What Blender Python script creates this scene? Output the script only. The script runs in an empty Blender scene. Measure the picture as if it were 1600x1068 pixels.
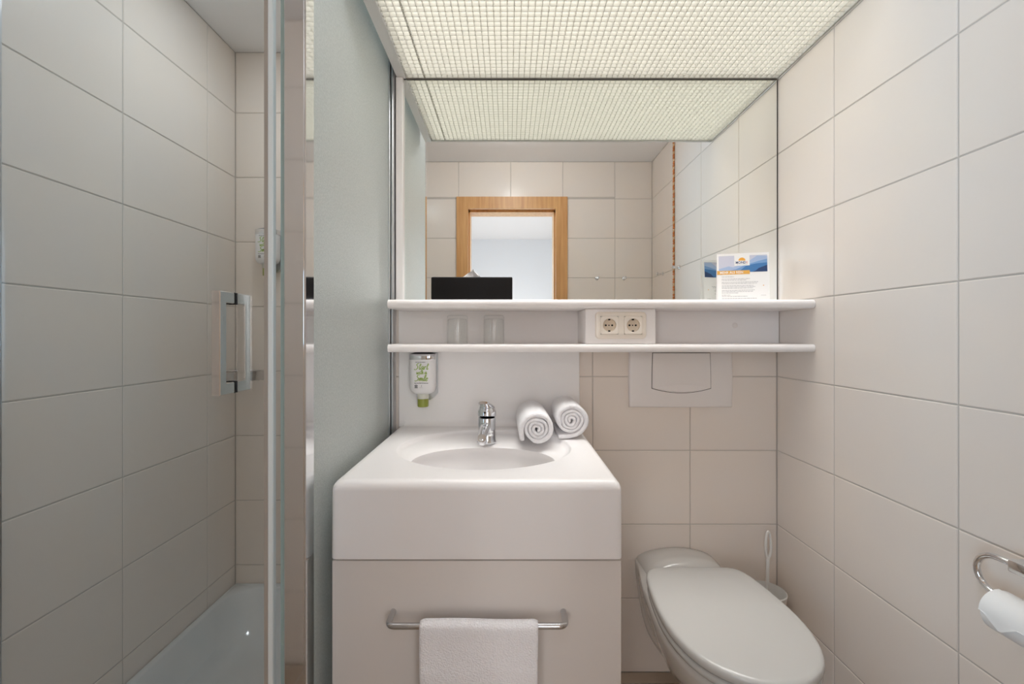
import bpy, bmesh, math, random
from mathutils import Vector, Matrix
PI = math.pi
random.seed(7)
SC = bpy.context.scene
COL = SC.collection

# ------------------------------------------------------------------ camera, world, lights, exposure
cam_d = bpy.data.cameras.new('camera'); cam = bpy.data.objects.new('camera', cam_d); COL.objects.link(cam)
cam.location = (0, 0, 1.143); cam.rotation_euler = (PI/2, 0, 0)
cam_d.sensor_fit = 'HORIZONTAL'; cam_d.sensor_width = 36.0; cam_d.lens = 36.0*668/1600
cam_d.shift_x = 5/1600; cam_d.shift_y = -12/1600
cam_d.clip_start = 0.02; cam_d.clip_end = 50
SC.camera = cam
w = bpy.data.worlds.new('world'); SC.world = w; w.use_nodes = True
w.node_tree.nodes['Background'].inputs[0].default_value = (0.75, 0.85, 1.0, 1)
w.node_tree.nodes['Background'].inputs[1].default_value = 0.3
SC.view_settings.view_transform = 'Standard'; SC.view_settings.look = 'None'
SC.view_settings.gamma = 1.0; SC.view_settings.use_curve_mapping = False
SC.view_settings.exposure = 0.0
SC.cycles.max_bounces = 14; SC.cycles.diffuse_bounces = 8; SC.cycles.glossy_bounces = 8
SC.cycles.transparent_max_bounces = 24; SC.cycles.transmission_bounces = 10
SC.cycles.sample_clamp_indirect = 6.0
SC.cycles.use_denoising = True
HC_ = 2.235
LIGHT_PANEL = 3.9        # emission of the opal panel above the louver grid
def area(name, loc, target, sx, sy, power, color):
    d = bpy.data.lights.new(name, 'AREA'); d.shape = 'RECTANGLE'; d.size = sx; d.size_y = sy
    d.energy = power; d.color = color
    o = bpy.data.objects.new(name, d); COL.objects.link(o); o.location = loc
    o.rotation_euler = (Vector(target)-Vector(loc)).to_track_quat('-Z', 'Y').to_euler()
    return o
# fluorescent tubes with reflectors above the louver grid: a downward beam
tubes = area('louver_tube_light', (.2825, 1.207, 2.007+.045), (.2825, 1.207, 0), 1.22, .44, 4.6, (1.0, 0.99, 0.97))
tubes.data.spread = math.radians(84)
# added unseen fill below the ceiling, brightens the door wall and ceiling
pd = bpy.data.lights.new('ceiling_fill_light', 'POINT'); pd.energy = 3.4; pd.shadow_soft_size = 0.05; pd.color = (0.98, 0.985, 1.0)
pl_ = bpy.data.objects.new('ceiling_fill_light', pd); COL.objects.link(pl_); pl_.location = (0.02, 0.80, 2.16)
# stand-ins for cool hall daylight from both sides, plus an added front fill
for sx_ in (-1, 1):
    hw = area('hall_fill_light', (sx_*1.7, -1.2, 1.40), (-sx_*0.45, 0.45, 2.1), 1.3, 1.1, 23 if sx_ < 0 else 15, (0.47, 0.75, 1.0)); hw.data.spread = math.radians(85)
    hw = area('hall_fill_light', (sx_*.74, -1.6, 1.35), (sx_*.40, 1.4, 1.0), .40, 1.3, 5.0, (1.0, 0.97, 0.95)); hw.data.spread = math.radians(120)  # added frontal fill for backsplash, back wall and towels, outside the mirror view
sh_ = area('shower_fill_light', (-.68, 1.24, HC_-.004), (-.68, 1.24, 0), .12, .12, 2.0, (0.88, 0.95, 1.0)); sh_.data.shape = 'DISK'  # added unseen fill that brightens the inside of the shower
area('hall_fill_uplight', (0.0, -1.7, 0.5), (0.0, -2.3, 2.4), 0.7, 0.5, 26, (1.0, 0.95, 0.92))  # added fill aimed up, lifts the hall ceiling and bounces light forward

# ------------------------------------------------------------------ materials
MATS = {}
def mat(name, color=(0.8, 0.8, 0.8), rough=0.5, metal=0.0, spec=0.5, coat=0.0, bump=None, mottle=None, sheen=0.0, rand=0.0):
    m = bpy.data.materials.new(name); m.use_nodes = True
    nt = m.node_tree; b = nt.nodes['Principled BSDF']
    b.inputs['Base Color'].default_value = (*color, 1); b.inputs['Roughness'].default_value = rough
    b.inputs['Metallic'].default_value = metal; b.inputs['Specular IOR Level'].default_value = spec
    b.inputs['Coat Weight'].default_value = coat
    if sheen: b.inputs['Sheen Weight'].default_value = sheen
    tc = nt.nodes.new('ShaderNodeTexCoord')
    geo = nt.nodes.new('ShaderNodeNewGeometry')
    if mottle:
        sc, amt, col2 = mottle
        n = nt.nodes.new('ShaderNodeTexNoise'); n.inputs['Scale'].default_value = sc; n.inputs['Detail'].default_value = 5
        r = nt.nodes.new('ShaderNodeMapRange'); r.inputs[1].default_value = 0.35; r.inputs[2].default_value = 0.65
        r.inputs[4].default_value = amt
        mx = nt.nodes.new('ShaderNodeMix'); mx.data_type = 'RGBA'
        mx.inputs['A'].default_value = (*color, 1); mx.inputs['B'].default_value = (*col2, 1)
        nt.links.new(geo.outputs['Position'], n.inputs['Vector'])
        nt.links.new(n.outputs['Fac'], r.inputs[0]); nt.links.new(r.outputs[0], mx.inputs['Factor'])
        out = mx.outputs['Result']
        if rand:
            oi = nt.nodes.new('ShaderNodeObjectInfo')
            r2 = nt.nodes.new('ShaderNodeMapRange'); r2.inputs[3].default_value = 1-rand; r2.inputs[4].default_value = 1+rand
            nt.links.new(oi.outputs['Random'], r2.inputs[0])
            h = nt.nodes.new('ShaderNodeHueSaturation'); nt.links.new(r2.outputs[0], h.inputs['Value'])
            nt.links.new(out, h.inputs['Color']); out = h.outputs[0]
        nt.links.new(out, b.inputs['Base Color'])
    if bump:
        sc, st, dist = bump
        n2 = nt.nodes.new('ShaderNodeTexNoise'); n2.inputs['Scale'].default_value = sc; n2.inputs['Detail'].default_value = 3
        nt.links.new(geo.outputs['Position'], n2.inputs['Vector'])
        bp = nt.nodes.new('ShaderNodeBump'); bp.inputs['Strength'].default_value = st; bp.inputs['Distance'].default_value = dist
        nt.links.new(n2.outputs['Fac'], bp.inputs['Height']); nt.links.new(bp.outputs[0], b.inputs['Normal'])
    MATS[name] = m
    return m
TILE = (0.83, 0.76, 0.70)
mat('wall_tile', TILE, 0.22, spec=0.45, mottle=(7.0, 0.7, (0.85, 0.765, 0.685)), bump=(14, 0.05, 0.004), rand=0.012)
mat('floor_tile', (0.38, 0.295, 0.225), 0.35, mottle=(9, 0.8, (0.43, 0.34, 0.26)), rand=0.02)
mat('grout', (0.58, 0.535, 0.49), 0.9, spec=0.2)
mat('paint_white', (0.92, 0.92, 0.93), 0.7, spec=0.2)
mat('solid_surface', (0.82, 0.80, 0.795), 0.28, spec=0.45)
mat('splash_white', (0.95, 0.935, 0.93), 0.3)
mat('laminate', (0.68, 0.635, 0.60), 0.33, spec=0.4)
mat('laminate_white', (0.91, 0.88, 0.87), 0.35, spec=0.4)
mat('dark_gap', (0.05, 0.045, 0.04), 0.8)
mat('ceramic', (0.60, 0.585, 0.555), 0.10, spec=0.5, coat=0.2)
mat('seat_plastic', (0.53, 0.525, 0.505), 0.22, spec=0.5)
mat('tray_enamel', (0.72, 0.75, 0.76), 0.10, spec=0.5)
mat('chrome', (0.80, 0.81, 0.83), 0.06, metal=1.0)
mat('chrome_soft', (0.56, 0.56, 0.57), 0.2, metal=1.0)
mat('aluminium', (0.66, 0.68, 0.71), 0.28, metal=1.0)
mat('grey_profile', (0.66, 0.655, 0.64), 0.45)
mat('black_leather', (0.007, 0.006, 0.006), 0.5, spec=0.2, bump=(600, 0.2, 0.0006))
mat('tissue', (0.92, 0.91, 0.91), 0.9, spec=0.1)
mat('terry', (0.95, 0.94, 0.96), 0.95, spec=0.1, sheen=0.2, bump=(330, 1.0, 0.004))
mat('paper', (0.90, 0.90, 0.89), 0.85, spec=0.15)
mat('card_paper', (0.92, 0.91, 0.90), 0.5, spec=0.3)
mat('card_board', (0.55, 0.44, 0.33), 0.9)
mat('socket_cream', (0.86, 0.79, 0.70), 0.3, spec=0.5)
mat('socket_well', (0.74, 0.63, 0.50), 0.4)  # tan darker than socket_cream: shade of the recess put into the colour
mat('black_hole', (0.01, 0.008, 0.006), 0.7)
mat('plate_plastic', (0.86, 0.82, 0.80), 0.28, spec=0.5)
mat('bottle_white', (0.86, 0.85, 0.85), 0.3, spec=0.5)
mat('cap_green', (0.30, 0.34, 0.06), 0.3)
mat('neck_clear', (0.66, 0.66, 0.58), 0.2)
mat('dark_cap', (0.09, 0.09, 0.095), 0.3, metal=0.6)
mat('print_green', (0.22, 0.36, 0.04), 0.6)
mat('print_lightgreen', (0.62, 0.74, 0.36), 0.6)
mat('print_black', (0.05, 0.05, 0.055), 0.6)
mat('print_grey', (0.46, 0.46, 0.47), 0.6)
mat('print_orange', (0.80, 0.43, 0.09), 0.5)
mat('print_sun', (0.90, 0.42, 0.04), 0.5)
mat('print_red', (0.65, 0.08, 0.06), 0.5)
mat('sky_pale', (0.62, 0.63, 0.74), 0.5)
mat('sky_light', (0.40, 0.52, 0.74), 0.5)
mat('hill_far', (0.20, 0.36, 0.64), 0.5)
mat('hill_mid', (0.06, 0.20, 0.46), 0.5)
mat('hill_near', (0.025, 0.06, 0.17), 0.5)
mat('mosaic_orange', (0.62, 0.20, 0.045), 0.2)
mat('mosaic_cream', (0.75, 0.48, 0.25), 0.2)
mat('brush_white', (0.80, 0.79, 0.76), 0.3)
mat('seal_white', (0.80, 0.83, 0.82), 0.35)
mat('seal_brown', (0.40, 0.35, 0.30), 0.4)
mat('glass_edge', (0.36, 0.47, 0.46), 0.15)
mat('basket_chrome', (0.70, 0.70, 0.71), 0.14, metal=1.0)
mat('hall_wall', (0.72, 0.72, 0.73), 0.8, spec=0.1)
mat('hall_floor', (0.42, 0.33, 0.25), 0.5)

def wood():
    m = bpy.data.materials.new('beech'); m.use_nodes = True; nt = m.node_tree; b = nt.nodes['Principled BSDF']
    geo = nt.nodes.new('ShaderNodeNewGeometry'); mp = nt.nodes.new('ShaderNodeMapping')
    mp.inputs['Scale'].default_value = (60, 60, 4)
    n = nt.nodes.new('ShaderNodeTexNoise'); n.inputs['Scale'].default_value = 1; n.inputs['Detail'].default_value = 4
    r = nt.nodes.new('ShaderNodeValToRGB')
    r.color_ramp.elements[0].position = 0.3; r.color_ramp.elements[0].color = (0.56, 0.27, 0.09, 1)
    r.color_ramp.elements[1].position = 0.7; r.color_ramp.elements[1].color = (0.72, 0.40, 0.16, 1)
    nt.links.new(geo.outputs['Position'], mp.inputs[0]); nt.links.new(mp.outputs[0], n.inputs['Vector'])
    nt.links.new(n.outputs['Fac'], r.inputs[0]); nt.links.new(r.outputs[0], b.inputs['Base Color'])
    b.inputs['Roughness'].default_value = 0.38; MATS['beech'] = m
wood()
def clear_glass(name, tint, ior=1.45):
    m = bpy.data.materials.new(name); m.use_nodes = True; nt = m.node_tree; nt.nodes.clear()
    o = nt.nodes.new('ShaderNodeOutputMaterial'); t = nt.nodes.new('ShaderNodeBsdfTransparent'); t.inputs[0].default_value = (*tint, 1)
    g = nt.nodes.new('ShaderNodeBsdfGlossy'); g.inputs['Roughness'].default_value = 0.0
    f = nt.nodes.new('ShaderNodeFresnel'); f.inputs[0].default_value = ior
    geo = nt.nodes.new('ShaderNodeNewGeometry'); mr = nt.nodes.new('ShaderNodeMapRange')   # same reflectance from both sides of the thin pane
    mr.inputs[3].default_value = ior; mr.inputs[4].default_value = 1/ior
    nt.links.new(geo.outputs['Backfacing'], mr.inputs[0]); nt.links.new(mr.outputs[0], f.inputs[0])
    mx = nt.nodes.new('ShaderNodeMixShader')
    nt.links.new(f.outputs[0], mx.inputs[0]); nt.links.new(t.outputs[0], mx.inputs[1]); nt.links.new(g.outputs[0], mx.inputs[2])
    nt.links.new(mx.outputs[0], o.inputs[0]); MATS[name] = m
clear_glass('door_glass', (0.985, 0.992, 0.988), 1.5)
clear_glass('tumbler_glass', (0.985, 0.99, 0.987), 1.5)
def frosted():
    m = bpy.data.materials.new('frosted_glass'); m.use_nodes = True; nt = m.node_tree; nt.nodes.clear()
    o = nt.nodes.new('ShaderNodeOutputMaterial')
    d = nt.nodes.new('ShaderNodeBsdfDiffuse'); d.inputs[0].default_value = (0.82, 0.86, 0.84, 1)
    t = nt.nodes.new('ShaderNodeBsdfTranslucent'); t.inputs[0].default_value = (0.90, 0.94, 0.92, 1)
    g = nt.nodes.new('ShaderNodeBsdfGlossy'); g.inputs['Roughness'].default_value = 0.32; g.inputs[0].default_value = (0.85, 0.88, 0.87, 1)
    f = nt.nodes.new('ShaderNodeFresnel'); f.inputs[0].default_value = 1.5
    geo = nt.nodes.new('ShaderNodeNewGeometry'); n = nt.nodes.new('ShaderNodeTexNoise'); n.inputs['Scale'].default_value = 420
    bp = nt.nodes.new('ShaderNodeBump'); bp.inputs['Strength'].default_value = 0.9; bp.inputs['Distance'].default_value = 0.002
    nt.links.new(geo.outputs['Position'], n.inputs['Vector']); nt.links.new(n.outputs['Fac'], bp.inputs['Height'])
    n2 = nt.nodes.new('ShaderNodeTexNoise'); n2.inputs['Scale'].default_value = 230; n2.inputs['Detail'].default_value = 2
    cr = nt.nodes.new('ShaderNodeValToRGB'); cr.color_ramp.elements[0].position = 0.36; cr.color_ramp.elements[1].position = 0.64
    cr.color_ramp.elements[0].color = (0.70, 0.74, 0.72, 1); cr.color_ramp.elements[1].color = (0.93, 0.96, 0.94, 1)
    nt.links.new(geo.outputs['Position'], n2.inputs['Vector']); nt.links.new(n2.outputs['Fac'], cr.inputs[0]); nt.links.new(cr.outputs[0], d.inputs[0])
    m1 = nt.nodes.new('ShaderNodeMixShader'); m1.inputs[0].default_value = 0.5
    m2 = nt.nodes.new('ShaderNodeMixShader')
    for s in (d, g, f): nt.links.new(bp.outputs[0], s.inputs['Normal'])
    nt.links.new(d.outputs[0], m1.inputs[1]); nt.links.new(t.outputs[0], m1.inputs[2])
    nt.links.new(f.outputs[0], m2.inputs[0]); nt.links.new(m1.outputs[0], m2.inputs[1]); nt.links.new(g.outputs[0], m2.inputs[2])
    nt.links.new(m2.outputs[0], o.inputs[0]); MATS['frosted_glass'] = m
frosted()
def mirror_mat():
    m = bpy.data.materials.new('mirror_silver'); m.use_nodes = True; nt = m.node_tree; nt.nodes.clear()
    o = nt.nodes.new('ShaderNodeOutputMaterial'); g = nt.nodes.new('ShaderNodeBsdfGlossy')
    g.inputs['Roughness'].default_value = 0.0; g.inputs[0].default_value = (0.93, 0.945, 0.925, 1)
    nt.links.new(g.outputs[0], o.inputs[0]); MATS['mirror_silver'] = m
mirror_mat()
def emitter(name, color, strength):
    m = bpy.data.materials.new(name); m.use_nodes = True; nt = m.node_tree; nt.nodes.clear()
    o = nt.nodes.new('ShaderNodeOutputMaterial'); e = nt.nodes.new('ShaderNodeEmission')
    e.inputs[0].default_value = (*color, 1); e.inputs[1].default_value = strength
    nt.links.new(e.outputs[0], o.inputs[0]); MATS[name] = m
emitter('opal_panel', (1.0, 0.98, 0.93), LIGHT_PANEL)
def louver_mat():
    m = bpy.data.materials.new('louver_plastic'); m.use_nodes = True; nt = m.node_tree; nt.nodes.clear()
    o = nt.nodes.new('ShaderNodeOutputMaterial')
    d = nt.nodes.new('ShaderNodeBsdfDiffuse'); d.inputs[0].default_value = (0.69, 0.68, 0.635, 1)
    t = nt.nodes.new('ShaderNodeBsdfTranslucent'); t.inputs[0].default_value = (0.69, 0.675, 0.62, 1)
    mx = nt.nodes.new('ShaderNodeMixShader'); mx.inputs[0].default_value = 0.3
    nt.links.new(d.outputs[0], mx.inputs[1]); nt.links.new(t.outputs[0], mx.inputs[2]); nt.links.new(mx.outputs[0], o.inputs[0])
    MATS['louver_plastic'] = m
louver_mat()

# ------------------------------------------------------------------ mesh helpers
class MB:
    """collects vertices, faces and material slots of ONE mesh object"""
    def __init__(s): s.v = []; s.f = []; s.mi = []; s.mats = []; s.sm = []
    def slot(s, m):
        if m not in s.mats: s.mats.append(m)
        return s.mats.index(m)
    def add(s, verts, faces, m, smooth=False, M=None):
        o = len(s.v); k = s.slot(m)
        for p in verts:
            p = Vector(p)
            s.v.append(tuple(M @ p) if M else tuple(p))
        for f in faces:
            s.f.append(tuple(i+o for i in f)); s.mi.append(k); s.sm.append(smooth)
        return s
    def box(s, x0, x1, y0, y1, z0, z1, m, M=None):
        v = [(x0,y0,z0),(x1,y0,z0),(x1,y1,z0),(x0,y1,z0),(x0,y0,z1),(x1,y0,z1),(x1,y1,z1),(x0,y1,z1)]
        return s.add(v, [(0,3,2,1),(4,5,6,7),(0,1,5,4),(1,2,6,5),(2,3,7,6),(3,0,4,7)], m, False, M)
    def rbox(s, x0, x1, y0, y1, z0, z1, r, m, seg=3, M=None):
        b = bmesh.new(); bmesh.ops.create_cube(b, size=1.0)
        for v in b.verts: v.co = Vector(((x0+x1)/2+v.co.x*(x1-x0), (y0+y1)/2+v.co.y*(y1-y0), (z0+z1)/2+v.co.z*(z1-z0)))
        bmesh.ops.bevel(b, geom=list(b.edges), offset=r, segments=seg, profile=0.5, affect='EDGES')
        b.verts.index_update()
        s.add([v.co.copy() for v in b.verts], [tuple(v.index for v in f.verts) for f in b.faces], m, True, M); b.free(); return s
    def loft(s, loops, m, cap0=True, cap1=True, smooth=True, closed=True, M=None):
        n = len(loops[0]); V = [p for L in loops for p in L]; F = []
        for i in range(len(loops)-1):
            for j in range(n if closed else n-1):
                k = (j+1) % n; F.append((i*n+j, i*n+k, (i+1)*n+k, (i+1)*n+j))
        if cap0: F.append(tuple(reversed(range(n))))
        if cap1: F.append(tuple(range((len(loops)-1)*n, len(loops)*n)))
        return s.add(V, F, m, smooth, M)
    def lathe(s, prof, m, n=32, M=None, cap0=True, cap1=True, sx=1.0, sy=1.0, e=2.0):
        L = []
        for r, z in prof:
            ring = []
            for j in range(n):
                a = 2*PI*j/n; c, d = math.cos(a), math.sin(a)
                q = (abs(c)**e+abs(d)**e)**(-1/e)
                ring.append((r*q*c*sx, r*q*d*sy, z))
            L.append(ring)
        return s.loft(L, m, cap0, cap1, M=M)
    def tube(s, pts, r, m, n=12, closed=False, M=None, ry=None):
        pts = [Vector(p) for p in pts]; L = []; N = len(pts)
        up = None
        for i, p in enumerate(pts):
            a = pts[(i-1) % N] if (closed or i > 0) else p
            b = pts[(i+1) % N] if (closed or i < N-1) else p
            t = (b-a).normalized()
            if up is None:
                up = Vector((0,0,1)) if abs(t.z) < 0.9 else Vector((0,1,0))
            u = (up - t*up.dot(t)).normalized(); w2 = t.cross(u); up = u
            rr = r[i] if isinstance(r, (list, tuple)) else r
            r2 = ry if ry else rr
            L.append([p + u*(math.cos(2*PI*j/n)*rr) + w2*(math.sin(2*PI*j/n)*r2) for j in range(n)])
        if closed:
            L.append(L[0]); return s.loft(L, m, False, False, M=M)
        return s.loft(L, m, M=M)
    def mesh(s, name):
        me = bpy.data.meshes.new(name); me.from_pydata([tuple(p) for p in s.v], [], s.f)
        for k in s.mats: me.materials.append(MATS[k])
        me.polygons.foreach_set('material_index', s.mi); me.polygons.foreach_set('use_smooth', s.sm)
        b = bmesh.new(); b.from_mesh(me); bmesh.ops.recalc_face_normals(b, faces=b.faces); b.to_mesh(me); b.free()
        me.update(); return me
    def build(s, name, parent=None, angle=40, **props):
        me = s.mesh(name); me.set_sharp_from_angle(angle=math.radians(angle))
        o = bpy.data.objects.new(name, me); COL.objects.link(o)
        if parent: o.parent = parent
        for k, v in props.items(): o[k] = v
        return o
def arc(c, r, a0, a1, n, ax=(1,0,0), ay=(0,0,1)):
    ax, ay, c = Vector(ax), Vector(ay), Vector(c)
    return [c + ax*(r*math.cos(a0+(a1-a0)*i/n)) + ay*(r*math.sin(a0+(a1-a0)*i/n)) for i in range(n+1)]
def tag(o, label, cat, group=None, kind=None):
    o['label'] = label; o['category'] = cat
    if group: o['group'] = group
    if kind: o['kind'] = kind
    return o
def empty(name, loc, label=None, cat=None, group=None, rz=0):
    o = bpy.data.objects.new(name, None); COL.objects.link(o); o.location = loc; o.rotation_euler = (0,0,rz)
    o.empty_display_size = 0.05
    if label: tag(o, label, cat, group)
    return o
def struct(name, mb, label, cat, parent=None):
    o = mb.build(name, parent); o['kind'] = 'structure'
    if not parent: o['label'] = label; o['category'] = cat
    return o
def copy_tree(o, parent=None):
    c = o.copy(); COL.objects.link(c)
    if parent: c.parent = parent
    for ch in list(o.children): copy_tree(ch, c)
    return c
def text_mesh(txt, size, depth=0.0, shear=0.0, align='LEFT', bold=0.0, spacing=1.0):
    cu = bpy.data.curves.new('t', 'FONT'); cu.body = txt; cu.size = size; cu.align_x = align; cu.shear = shear
    cu.offset = bold; cu.resolution_u = 2; cu.space_character = spacing
    ob = bpy.data.objects.new('t', cu); COL.objects.link(ob)
    dg = bpy.context.evaluated_depsgraph_get(); me = bpy.data.meshes.new_from_object(ob.evaluated_get(dg))
    V = [v.co.copy() for v in me.vertices]; F = [tuple(p.vertices) for p in me.polygons]
    bpy.data.objects.remove(ob); bpy.data.curves.remove(cu); bpy.data.meshes.remove(me)
    return V, F

# ------------------------------------------------------------------ room constants
XR, XL, YB, YS, YF = 0.9076, -1.06, 1.447, 1.657, 0.175
HC = 2.235
ZC = [0.0, .25, .5, .75, 1.0, 1.25, 1.5, 1.75, 2.0, HC]
_tc = {}
def tile_mesh(wd, ht, m='wall_tile'):
    k = (round(wd, 4), round(ht, 4), m)
    if k not in _tc:
        b = 0.0016; t = 0.007; x, z = wd/2, ht/2
        v = [(-x,0.003,-z),(x,0.003,-z),(x,0.003,z),(-x,0.003,z),
             (-x,-t+b*.7,-z),(x,-t+b*.7,-z),(x,-t+b*.7,z),(-x,-t+b*.7,z),
             (-x+b,-t,-z+b),(x-b,-t,-z+b),(x-b,-t,z-b),(-x+b,-t,z-b)]
        f = [(8,9,10,11)]
        for i in range(4):
            j = (i+1) % 4; f += [(4+i,4+j,8+j,8+i), (i,j,4+j,4+i)]
        mb = MB(); mb.add(v, f, m); _tc[k] = mb.mesh('tile')
    return _tc[k]
def sub_rect(r, h):
    x0, x1, z0, z1 = r; a0, a1, b0, b1 = h
    if a0 >= x1 or a1 <= x0 or b0 >= z1 or b1 <= z0: return [r]
    out = []
    if b1 < z1: out.append((x0, x1, b1, z1))
    z1 = min(z1, b1)
    if a0 > x0: out.append((x0, a0, z0, z1))
    if a1 < x1: out.append((a1, x1, z0, z1))
    if b0 > z0: out.append((max(x0, a0), min(x1, a1), z0, b0))
    return out
GAP = 0.0030
def tiles(parent, origin, rz, ucuts, zcuts, holes=(), m='wall_tile', skip=lambda *a: False):
    """local u runs along +X turned by rz; the wall faces local -Y; tile face lies on the wall plane"""
    R = Matrix.Translation(origin) @ Matrix.Rotation(rz, 4, 'Z')
    for a, b in zip(ucuts[:-1], ucuts[1:]):
        for c, d in zip(zcuts[:-1], zcuts[1:]):
            if skip(a, b, c, d): continue
            rects = [(a, b, c, d)]
            for h in holes: rects = [q for r in rects for q in sub_rect(r, h)]
            for x0, x1, z0, z1 in rects:
                if x1-x0 < 0.012 or z1-z0 < 0.012: continue
                o = bpy.data.objects.new('tile', tile_mesh(x1-x0-GAP, z1-z0-GAP, m)); COL.objects.link(o)
                o.parent = parent
                o.matrix_local = R @ Matrix.Translation(((x0+x1)/2, 0.007, (z0+z1)/2))

# ------------------------------------------------------------------ room shell
G = 0.0085   # tile thickness in front of the grout plane
wr = struct('wall_right', MB().box(XR+.002, XR+.10, YF-.14, YS+.1, 0, HC+.3, 'grout'), 'beige tiled wall along the right side of the room beside the toilet', 'wall')
# wall faces -X: rotate so local -Y -> -X  (rz = -90deg: local x -> -Y world)
tiles(wr, (XR, 0, 0), -PI/2, [-YB, -1.194, -0.864, -0.5455, -0.5225, -0.204, -YF], ZC, skip=lambda a, b, c, d: abs(b-a) < .03 and a < -.5)
ms = MB()
k = 0; z = 0.004
while z < HC-.01:
    wob = 0.0025*math.sin(z*70)
    ms.rbox(XR-.0045, XR+.001, 0.5245+wob*.5, 0.5435+wob*.5, z, z+.0125, .0012, 'mosaic_orange' if k % 3 else 'mosaic_cream', 1); z += .0142; k += 1
ms.build('mosaic_strip', wr, kind='stuff', label='narrow vertical strip of orange glass mosaic')
wb = struct('wall_back', MB().box(-.386, XR+.002, YB+.002, YS+.1, 0, HC+.3, 'grout'), 'beige tiled wall behind vanity, shelf and toilet', 'wall')
tiles(wb, (0, YB, 0), 0, [-.386, -.0462, .2838, .6138, XR], ZC[:6])
wl = struct('wall_left', MB().box(XL-.10, XL-.002, YF-.14, YS+.1, 0, HC+.3, 'grout'), 'beige tiled wall on the left inside the shower', 'wall')
tiles(wl, (XL, 0, 0), PI/2, [YF, .515, .845, 1.175, 1.505, YS], ZC)
ws = struct('wall_shower', MB().box(XL-.002, -.386, YS+.002, YS+.1, 0, HC+.3, 'grout'), 'beige tiled end wall of the shower behind the soap dispenser', 'wall')
tiles(ws, (0, YS, 0), 0, [XL, -.73, -.386], ZC)
DX0, DX1, DZ = -.33, .37, 2.01
wf_mb = MB().box(XL-.1, DX0+.02, YF-.14, YF-.002, 0, HC+.3, 'grout').box(DX1-.02, XR+.1, YF-.14, YF-.002, 0, HC+.3, 'grout').box(DX0+.02, DX1-.02, YF-.14, YF-.002, DZ-.02, HC+.3, 'grout')
wf = struct('wall_front', wf_mb, 'beige tiled wall with the doorway, seen in the mirror', 'wall')
tiles(wf, (0, YF, 0), PI, [-XR, -.672, -.342, -.012, .318, .648, .978, -XL], ZC, holes=[(-DX1, -DX0, -1, DZ)])
struct('ceiling', MB().box(XL, XR, YF, YS, HC, HC+.08, 'paint_white'), 'white painted ceiling above the shower and door', 'ceiling')
fl = struct('floor', MB().box(XL, XR, YF-.14, YS, -.06, -.0015, 'grout'), 'brown tiled bathroom floor', 'floor')
def floor_tiles():
    xs = [XL, -.7, -.37, -.04, .29, .62, XR]; ys = [YF, .45, .78, 1.11, 1.40, YB]
    for a, b in zip(xs[:-1], xs[1:]):
        for c, d in zip(ys[:-1], ys[1:]):
            o = bpy.data.objects.new('tile', tile_mesh(b-a-GAP, d-c-GAP, 'floor_tile')); COL.objects.link(o); o.parent = fl
            o.matrix_local = Matrix.Translation(((a+b)/2, (c+d)/2, -.0055)) @ Matrix.Rotation(-PI/2, 4, 'X')
floor_tiles()
# hall beyond the door
struct('floor', MB().box(-2.0, 2.0, -2.9, YF-.14, -.06, 0, 'hall_floor'), 'brown floor of the hall beyond the door', 'floor')
struct('ceiling', MB().box(-2.0, 2.0, -2.9, YF-.14, 2.40, 2.48, 'hall_wall'), 'white ceiling of the hall, seen through the doorway in the mirror', 'ceiling')
struct('wall_hall', MB().box(-2.0, 2.0, -2.98, -2.78, 0, 2.40, 'hall_wall'), 'plain white hall wall, seen through the doorway in the mirror', 'wall')
struct('wall_hall', MB().box(-2.0, -1.9, -2.78, YF-.14, 0, 2.40, 'hall_wall'), 'plain white left side wall of the hall', 'wall')
struct('wall_hall', MB().box(1.9, 2.0, -2.78, YF-.14, 0, 2.40, 'hall_wall'), 'plain white right side wall of the hall', 'wall')
struct('wall_hall', MB().box(-1.9, DX0+.02, YF-.152, YF-.141, 0, 2.40, 'hall_wall').box(DX1-.02, 1.9, YF-.152, YF-.141, 0, 2.40, 'hall_wall').box(DX0+.02, DX1-.02, YF-.152, YF-.141, DZ-.02, 2.40, 'hall_wall'), 'white hall side of the door wall', 'wall')
# beech door frame
dr = empty('door_1', (.02, YF, 0), 'beech door frame around an open doorway, seen in the mirror', 'door'); dr['kind'] = 'structure'
CW = .074
def casing(x0, x1, z0, z1, cut):   # prism with mitred end
    y0, y1 = -.004, .014
    return MB().add([(x, y, z) for y in (y0, y1) for x, z in cut], [tuple(range(4)), (7,6,5,4)]+[(i, (i+1) % 4, 4+(i+1) % 4, 4+i) for i in range(4)], 'beech')
lx0, lx1 = DX0-.02, DX1-.02
casing(0,0,0,0, [(lx0,0),(lx0+CW,0),(lx0+CW,DZ-CW),(lx0,DZ)]).build('casing', dr)
casing(0,0,0,0, [(lx1-CW,0),(lx1,0),(lx1,DZ),(lx1-CW,DZ-CW)]).build('casing', dr)
casing(0,0,0,0, [(lx0,DZ),(lx0+CW,DZ-CW),(lx1-CW,DZ-CW),(lx1,DZ)]).build('casing', dr)
j0, j1, jz = lx0+CW-.006, lx1-CW+.006, DZ-CW+.006
MB().box(j0-.022, j0, -.155, -.004, 0, jz, 'beech').build('jamb', dr)
MB().box(j1, j1+.022, -.155, -.004, 0, jz, 'beech').build('jamb', dr)
MB().box(j0-.022, j1+.022, -.155, -.004, jz, jz+.022, 'beech').build('jamb', dr)
st = MB().box(j0, j0+.012, -.155, -.05, 0, jz, 'beech').box(j1-.012, j1, -.155, -.05, 0, jz, 'beech').box(j0, j1, -.155, -.05, jz-.012, jz, 'beech')
st.build('door_stop', dr)

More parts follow.
